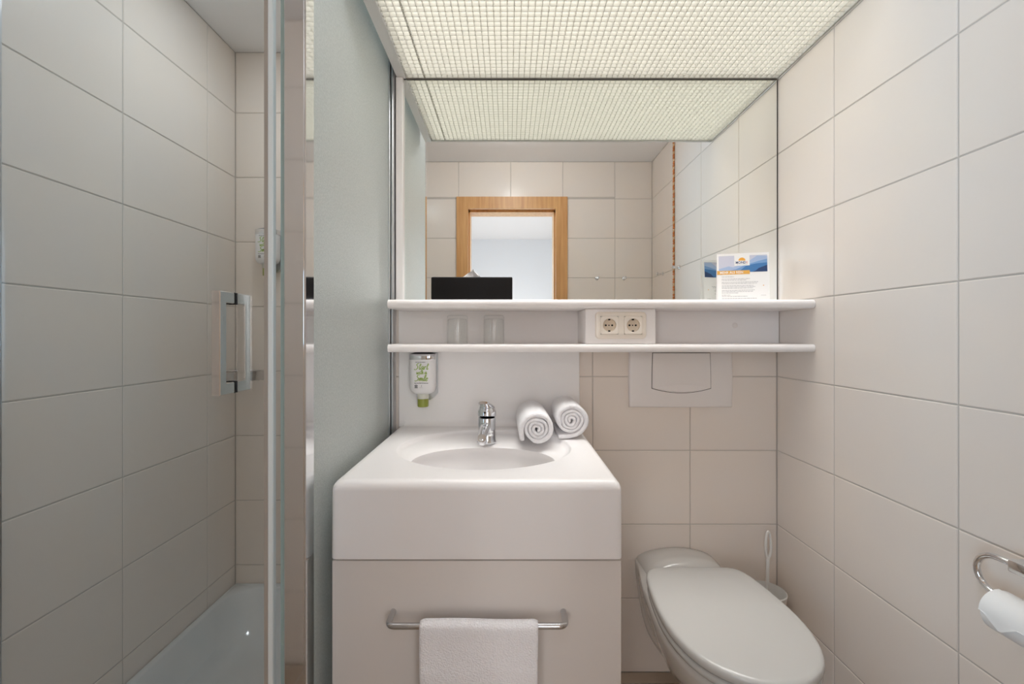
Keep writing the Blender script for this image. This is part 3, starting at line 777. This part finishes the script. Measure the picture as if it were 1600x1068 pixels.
def dispenser(loc, label):
    """wall dispenser: local y=0 is the wall, front towards -y, z=0 the nozzle tip"""
    d = empty('soap_dispenser', loc, label, 'soap dispenser', 'green and white wall soap dispensers')
    cy = -.036
    def T(z=0): return Matrix.Translation((0, cy, z))
    e = 3.2
    MB().lathe([(.0385, .0545), (.0405, .060), (.0415, .068), (.0415, .153), (.0410, .1545)], 'bottle_white', 48, M=T(), sy=.62, e=e).build('bottle', d)
    MB().lathe([(.016, .0400), (.030, .0455), (.0372, .0505), (.0405, .0590)], 'bottle_white', 48, M=T(), sy=.66, e=2.6, cap0=True, cap1=False).build('shoulder', d)
    MB().lathe([(.0420, .1545), (.0425, .1555), (.0425, .1710), (.0415, .1725)], 'chrome', 48, M=T(), sy=.62, e=e).build('holder_ring', d)
    MB().lathe([(.0410, .1722), (.030, .1768), (.018, .1800), (0, .1806)], 'dark_cap', 48, M=T(), sy=.62, e=e).build('top_cap', d)
    MB().lathe([(.0185, .0270), (.0192, .0290), (.0192, .0440)], 'neck_clear', 32, M=T()).build('neck', d)
    MB().lathe([(.0150, 0), (.0170, .0010), (.0178, .0030), (.0180, .0265), (.0172, .0275)], 'cap_green', 32, M=T()).build('nozzle', d, label='olive green nozzle')
    bp = MB()
    bp.loft([[(x*k_, y_, z_) for x, z_ in ((-.030, .178), (.0435, .178), (.0435, .040), (.030, .024), (.018, .018), (-.018, .018), (-.030, .03))] for k_, y_ in ((1, -.001), (.97, -.010))], 'aluminium', smooth=False)
    bp.build('wall_holder', d)
    yl = cy-.0415*.62-.0003
    pm = MB()
    script_line(pm, 'Start', .0200, -.0012, .1232, yl-.0002, 'print_green', .00065)
    script_line(pm, 'with a', .0140, -.0005, .1085, yl-.0002, 'print_green', .00055)
    script_line(pm, 'Smile', .0195, -.0012, .0865, yl-.0002, 'print_green', .00065)
    script_line(pm, 'Start', .0200, -.0004, .1230, yl, 'print_lightgreen', .00125)
    script_line(pm, 'with a', .0140, .0003, .1083, yl, 'print_lightgreen', .0010)
    script_line(pm, 'Smile', .0195, -.0004, .0863, yl, 'print_lightgreen', .00125)
    bars(pm, -.019, .1462, yl, .0017, [.0030, .0022, .0026, .0022, .0034, .0024, .0042, .0026], 'print_black', .0012)
    bars(pm, -.008, .0815, yl, .0009, [.003, .002, .004, .003], 'print_grey')
    bars(pm, -.0225, .0785, yl, .0016, [.007, .006, .008, .004, .009, .006], 'print_black')
    pm.add([(-.0172+.0050*math.cos(a), yl, .0708+.0034*math.sin(a)) for a in [2*PI*i/20 for i in range(20)]], [tuple(range(20))], 'print_black')
    pm.add([(-.0172+.0026*math.cos(a), yl-.0001, .0708+.0014*math.sin(a)) for a in [2*PI*i/16 for i in range(16)]], [tuple(range(16))], 'print_grey')
    bars(pm, -.0223, .0640, yl, .0024, [.0105], 'print_black')
    bars(pm, -.0062, .0645, yl, .0009, [.0045, .0050], 'print_grey')
    pm.add([(-.001, yl, .0665), (.0015, yl, .0695), (.0008, yl, .0745), (-.0012, yl, .071)], [(0, 1, 2, 3)], 'print_grey')
    pm.build('label_print', d, label='green script lettering Start with a Smile above small black marks')
    return d
dispenser((-.2805, YB-.0125, .9066), 'white soap dispenser with green nozzle under the shelf above the washbasin')
dispenser((-.9130, YS-.0005, 1.3640), 'white soap dispenser with green nozzle on the shower end wall')

# tent card
tc = empty('tent_card', (.7500, 1.372, 1.2468), 'white tent card with a blue mountain picture standing before the mirror', 'card', rz=-.24)
cw, chh, dep = .184, .163, .011
def card_panel(sgn):
    tl = math.atan2(dep, chh)*sgn
    M = (Matrix.Rotation(PI, 4, 'Z') if sgn < 0 else Matrix.Identity(4)) @ Matrix.Translation((0, -dep, 0)) @ Matrix.Rotation(-math.atan2(dep, chh), 4, 'X') @ Matrix.Diagonal((.826, 1, .96, 1))
    H = math.hypot(chh, dep)
    p = MB().box(-cw/2, cw/2, 0, .0006, 0, H, 'card_paper', M).build('card_panel', tc)
    pm = MB(); y = -.0003
    def poly(pts, m, k): pm.add([(a, y-.00006*k, b) for a, b in pts], [tuple(range(len(pts)))], m, False, M)
    xa, xb, zt_, zb_ = -cw/2+.006, cw/2-.007, H-.008, H-.064
    poly([(xa, zb_), (xb, zb_), (xb, zt_), (xa, zt_)], 'sky_pale', 0)
    poly([(xa, zb_), (xb, zb_), (xb, zt_-.004), (xb-.035, zt_-.002), (xb-.055, zt_-.014), (xb-.07, zt_-.024), (0, zb_+.026), (-.035, zb_+.017), (-.05, zb_+.021), (xa, zb_+.012)], 'sky_light', 1)
    poly([(xa+.01, zb_), (xb, zb_), (xb, zt_-.014), (xb-.030, zt_-.020), (xb-.052, zt_-.026), (xb-.075, zb_+.026), (.0, zb_+.020), (-.025, zb_+.010)], 'hill_far', 2)
    poly([(-.025, zb_), (xb, zb_), (xb, zt_-.026), (xb-.035, zb_+.028), (.03, zb_+.025), (.010, zb_+.020), (-.012, zb_+.004)], 'hill_mid', 3)
    poly([(.03, zb_), (xb, zb_), (xb, zb_+.022), (xb-.03, zb_+.012), (.045, zb_+.004)], 'hill_near', 4)
    poly([(-.030, zb_+.022), (.024, zb_+.022), (.024, zt_+.002), (-.030, zt_+.002)], 'card_paper', 5)
    sc_ = (-.003, zb_+.0385)
    poly([(sc_[0]+.0125*math.cos(a), sc_[1]+.0105*math.sin(a)) for a in [PI*i/18 for i in range(19)]], 'print_sun', 6)
    poly([(sc_[0]+.0045*math.cos(a), sc_[1]+.0042*math.sin(a)) for a in [PI*i/10 for i in range(11)]], 'print_orange', 7)
    for i in range(5):
        a = PI*(i+1)/6; b_ = .05
        poly([(sc_[0]+.0055*math.cos(a-b_), sc_[1]+.0050*math.sin(a-b_)), (sc_[0]+.0118*math.cos(a-b_), sc_[1]+.0098*math.sin(a-b_)), (sc_[0]+.0118*math.cos(a+b_), sc_[1]+.0098*math.sin(a+b_)), (sc_[0]+.0055*math.cos(a+b_), sc_[1]+.0050*math.sin(a+b_))], 'print_orange', 7)
    for tx, x0_, al, mm in (('MOND', .0115, 'RIGHT', 'hill_near'), ('I', .0130, 'LEFT', 'print_red')):
        V_, F_ = text_mesh(tx, .0118, 0, 0, al, .0003)
        pm.add([(x0_+v.x, y-.0004, zb_+.0285+v.y) for v in V_], F_, mm, False, M)
    for i in range(7): poly([(-.021+.0055*i, zb_+.0250), (-.0172+.0055*i, zb_+.0250), (-.0172+.0055*i, zb_+.0262), (-.021+.0055*i, zb_+.0262)], 'print_grey', 6)
    poly([(-cw/2, zb_-.007), (.024, zb_-.007), (.024, zb_+.006), (-cw/2, zb_+.006)], 'print_orange', 6)
    V_, F_ = text_mesh('MEHR ALS REIN', .0112, 0, 0, 'LEFT', .0002, 1.08)
    pm.add([(-cw/2+.010+v.x*1.0, y-.0005, zb_-.0042+v.y) for v in V_], F_, 'card_paper', False, M)
    rnd = random.Random(5); zz = zb_-.016
    lines = [.045, 0, .100, .090, 0, .128, .124, 0, .112, .118, .110, 0, .116, .110, .060, 0, .030, .090, 0, .122]
    for ln in lines:
        x = -cw/2+.016; x1_ = x+ln
        while x < x1_-.002:
            w_ = min(rnd.choice([.003, .005, .007, .009, .011]), x1_-x)
            poly([(x, zz), (x+w_, zz), (x+w_, zz+.0016), (x, zz+.0016)], 'print_grey', 1); x += w_+.0014
        zz -= .0044 if ln else .0026
    poly([(xb-.024, .020), (xb-.006, .020), (xb-.006, .0210), (xb-.024, .0210)], 'print_grey', 1)
    poly([(xb-.017, .052), (xb-.0145, .056), (xb-.012, .052)], 'print_orange', 1)
    pm.build('card_print', p, label='printed picture, logo and lines of text')
card_panel(1); card_panel(-1)

# ------------------------------------------------------------------ toilet area
fp = empty('flush_plate', (.5785, YB-.0005, .8985), 'pale plastic toilet flush plate under the right half of the shelf', 'flush plate')
H_ = .186
def plate_outline(y, ins, n=10):
    pts = []
    for i in range(n+1): t = i/n; pts.append((-.172+ins+.344*t-2*ins*t, y, ins-.0015*math.sin(PI*t)))
    for i in range(1, n+1): t = i/n; pts.append((.172-ins-.0035*math.sin(PI*t*.9)*0+.0025*math.sin(PI*t), y, ins+(H_-2*ins)*t))
    for i in range(1, n+1): t = i/n; pts.append((.172-ins-(.344-2*ins)*t, y, H_-ins))
    for i in range(1, n): t = i/n; pts.append((-.172+ins-.0025*math.sin(PI*t), y, H_-ins-(H_-2*ins)*t))
    return pts
MB().loft([plate_outline(0, 0), plate_outline(-.007, 0), plate_outline(-.0105, .0015), plate_outline(-.0125, .006)], 'plate_plastic').build('plate', fp, angle=50)
def btn(y, ins, n=12):
    pts = []
    for i in range(n+1): t = i/n; u = 2*t-1; pts.append(((.0985-ins)*u, y, .0485+ins+.0155*abs(u)**2.0-.0))
    for i in range(1, n+1): t = i/n; pts.append((.0985-ins-.003*t*t, y, .064+ins+(.118-2*ins)*t))
    for i in range(1, n): t = i/n; pts.append((.0955-ins-(.191-2*ins)*t, y, .182-ins))
    for i in range(0, n): t = 1-i/n; pts.append((-(.0985-ins-.003*t*t), y, .064+ins+(.118-2*ins)*t))
    return pts
rel_ = MB().loft([btn(-.0120, -.0014), btn(-.0128, -.0014)], 'dark_gap'); rel_.build('button_joint', fp, angle=30)
MB().loft([btn(-.0122, .0004), btn(-.0145, .0004), btn(-.0152, .0016)], 'plate_plastic').build('flush_button', fp, angle=30)
lip = MB(); n = 14; V = []
lA = [( -.088+.176*i/n, -.0153, .0660+ .0085*math.sin(PI*i/n)) for i in range(n+1)]
lB = [( -.088+.176*i/n, -.0158-.0035*math.sin(PI*i/n), .0640-.011*math.sin(PI*i/n)) for i in range(n+1)]
lC = [( -.088+.176*i/n, -.0150, .0625-.0125*math.sin(PI*i/n)) for i in range(n+1)]
lip.loft([lA, lB, lC], 'plate_plastic', cap0=False, cap1=False, closed=False); lip.build('finger_lip', fp)

LID = [(.867, 0), (.8685, .022), (.873, .045), (.881, .066), (.892, .085), (.907, .106), (.925, .124), (.945, .138), (.968, .150), (.993, .159), (1.02, .1660), (1.05, .1705), (1.08, .1725), (1.11, .1725), (1.15, .1700), (1.188, .1660), (1.225, .1610), (1.258, .1545), (1.280, .1470), (1.296, .1370), (1.306, .1240), (1.310, .1080), (1.311, .060), (1.311, 0)]
TCX = .5600
def outline(table, s, y_c, z, dz=0):
    P_ = [(h_*s, y_c+(y_-y_c)*s) for y_, h_ in table]
    pts = [(TCX+h_, y_) for h_, y_ in P_] + [(TCX-h_, y_) for h_, y_ in reversed(P_[1:-1])]
    return [(x, y, z) for x, y in pts]
to = empty('toilet', (TCX, YB, .12), 'white wall-hung toilet with the lid closed beside the vanity', 'toilet')
tp = Vector(to.location)
def loop_at(z, s, front, back, hb):
    """bowl ring: egg front joined to a straight run back to the wall"""
    pts = []
    tab = [(y_, h_) for y_, h_ in LID if y_ <= 1.225]
    for y_, h_ in tab:
        t = (y_-.867)/(1.225-.867); pts.append((h_*s, front+(back-.19-front)*t))
    h0 = pts[-1][0]
    for i in range(1, 9):
        t = i/8; k_ = t*t*(3-2*t); pts.append((h0+(hb-h0)*k_, back-.19+.19*t))
    out = [(TCX+h_, y_, z) for h_, y_ in pts] + [(TCX-h_, y_, z) for h_, y_ in reversed(pts[1:])]
    return out
bk_ = YB-.0015
L_ = [loop_at(.130, .40, 1.285, bk_, .088), loop_at(.150, .47, 1.235, bk_, .096), loop_at(.19, .60, 1.140, bk_, .108), loop_at(.24, .74, 1.030, bk_, .118),
      loop_at(.29, .86, .955, bk_, .125), loop_at(.33, .935, .905, bk_, .130), loop_at(.36, .975, .880, bk_, .132), loop_at(.378, .985, .873, bk_, .133), loop_at(.386, .965, .880, bk_, .130)]
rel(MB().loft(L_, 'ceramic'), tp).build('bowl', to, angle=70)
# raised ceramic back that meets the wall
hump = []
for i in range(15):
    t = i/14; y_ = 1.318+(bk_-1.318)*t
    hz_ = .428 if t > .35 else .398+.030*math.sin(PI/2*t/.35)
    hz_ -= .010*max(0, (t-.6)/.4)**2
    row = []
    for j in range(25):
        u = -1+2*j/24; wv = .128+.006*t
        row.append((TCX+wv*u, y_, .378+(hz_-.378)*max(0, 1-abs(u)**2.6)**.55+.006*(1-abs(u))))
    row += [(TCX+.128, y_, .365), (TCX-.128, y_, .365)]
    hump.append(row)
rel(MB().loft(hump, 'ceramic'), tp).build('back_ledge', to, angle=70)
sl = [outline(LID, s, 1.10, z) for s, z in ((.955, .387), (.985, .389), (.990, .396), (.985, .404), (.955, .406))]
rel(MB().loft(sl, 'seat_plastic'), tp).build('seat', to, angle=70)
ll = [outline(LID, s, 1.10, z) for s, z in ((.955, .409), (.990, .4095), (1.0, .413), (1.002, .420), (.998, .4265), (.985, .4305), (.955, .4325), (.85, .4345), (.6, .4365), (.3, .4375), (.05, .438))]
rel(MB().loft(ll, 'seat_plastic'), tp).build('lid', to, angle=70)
for s_ in (-1, 1):
    rel(MB().lathe([(0, -.016), (.008, -.016), (.008, .016), (0, .016)], 'seat_plastic', 16, M=Matrix.Translation((TCX+s_*.075, 1.316, .412)) @ Matrix.Rotation(PI/2, 4, 'Y')), tp).build('hinge', to)

bh = empty('brush_holder', (.833, 1.378, 0), 'white toilet brush holder in the corner behind the toilet', 'brush holder')
MB().lathe([(.050, 0), (.052, .004), (.046, .15), (.050, .28), (.056, .318), (.053, .320), (.047, .28), (.043, .15), (.044, .01)], 'brush_white', 32, cap1=True).build('pot', bh)
tbz = empty('toilet_brush', (.8365, 1.385, .05), 'white toilet brush with a looped handle standing in its holder', 'brush')
mb = MB().tube([(0, 0, .16), (.0005, 0, .24), (.002, 0, .33), (.0035, 0, .372)], [.0055, .0052, .0048, .0052], 'brush_white', 12)
lp_ = []
for i in range(28):
    a = 2*PI*i/28-PI/2; lp_.append((.0042+.0085*math.cos(a)*(1-.18*math.sin(a)), 0, .412+.042*math.sin(a)))
mb.tube(lp_, .0042, 'brush_white', 8, closed=True)
mb.build('handle', tbz)
MB().lathe([(.010, .02), (.030, .03), (.034, .06), (.034, .11), (.026, .14), (.006, .165)], 'brush_white', 24).build('bristle_head', tbz)

# toilet paper holder and roll
th_ = empty('paper_holder', (XR, .68, .757), 'chrome loop toilet paper holder on the right tiled wall', 'paper holder')
hp = Vector(th_.location)
HXp = .846
rel(MB().rbox(HXp-.012, XR-.001, .640, .716, .747, .768, .003, 'chrome', 2), hp).build('mount_block', th_)
wp = [(HXp, .706, .7575), (HXp, .730, .7575)]
for i in range(1, 13):
    a = PI/2-PI*i/12; wp.append((HXp, .737+.036*math.cos(a), .724+.0335*math.sin(a)))
wp += [(HXp, .700, .6905), (HXp, .640, .6905)]
rel(MB().tube(wp, .0052, 'chrome', 14), hp).build('wire_loop', th_)
tpr = empty('toilet_paper', (HXp, .686, .6682), 'white toilet paper roll with a folded point on the chrome holder', 'toilet paper')
R1 = .0345; MY = Matrix.Rotation(-PI/2, 4, 'X')
mb = MB().lathe([(.0200, -.052), (R1-.002, -.052), (R1, -.050), (R1, .050), (R1-.002, .052), (.0205, .052)], 'paper', 40, M=MY, cap0=False, cap1=False)
mb.build('roll', tpr)
MB().lathe([(.0205, -.0518), (.0205, .0518), (.0178, .0518), (.0178, -.0518), (.0205, -.0518)], 'card_board', 32, M=MY, cap0=False, cap1=False).build('core', tpr)
rows = []
r2 = R1+.0012
def tip(y): return max(0, .019-abs(y-.020)*.75)
for j in range(25):
    y_ = -.052+.104*j/24; row = []
    for i in range(9): a = PI/2+PI/2*.95*i/8; row.append((r2*math.cos(a), y_, r2*math.sin(a)))
    e_ = row[-1]; dl = tip(y_)
    for i in range(1, 5): row.append((e_[0]-.001*i/4, y_, e_[2]-dl*i/4-.001))
    rows.append(row)
fl_ = MB().loft(rows, 'paper', cap0=False, cap1=False, closed=False); fl_.build('loose_sheet', tpr)

# ------------------------------------------------------------------ seen in the mirror: hooks, bath towel
def hook(loc, rz, label):
    h = empty('wall_hook', loc, label, 'hook', 'chrome hooks on the tiled walls', rz=rz)
    Mx = Matrix.Rotation(PI/2, 4, 'X')
    MB().lathe([(0, 0), (.012, 0), (.012, .004), (.006, .006), (.0045, .008)], 'chrome', 20, M=Mx).build('base', h)
    MB().lathe([(.0045, .006), (.004, .022), (.0085, .028), (.0095, .032), (.0085, .037), (0, .039)], 'chrome', 20, M=Mx).build('knob', h)
    return h
hook((.558, YF+.0005, 1.497), PI, 'small chrome hook on the door wall, nearer the door frame')
hook((.729, YF+.0005, 1.497), PI, 'small chrome hook on the door wall, farther from the door frame')
hook((XR-.0005, .368, 1.499), -PI/2, 'small chrome hook on the right wall, on the door side of the mosaic strip')
hook((XR-.0005, .606, 1.500), -PI/2, 'small chrome hook on the right wall, on the mirror side of the mosaic strip')
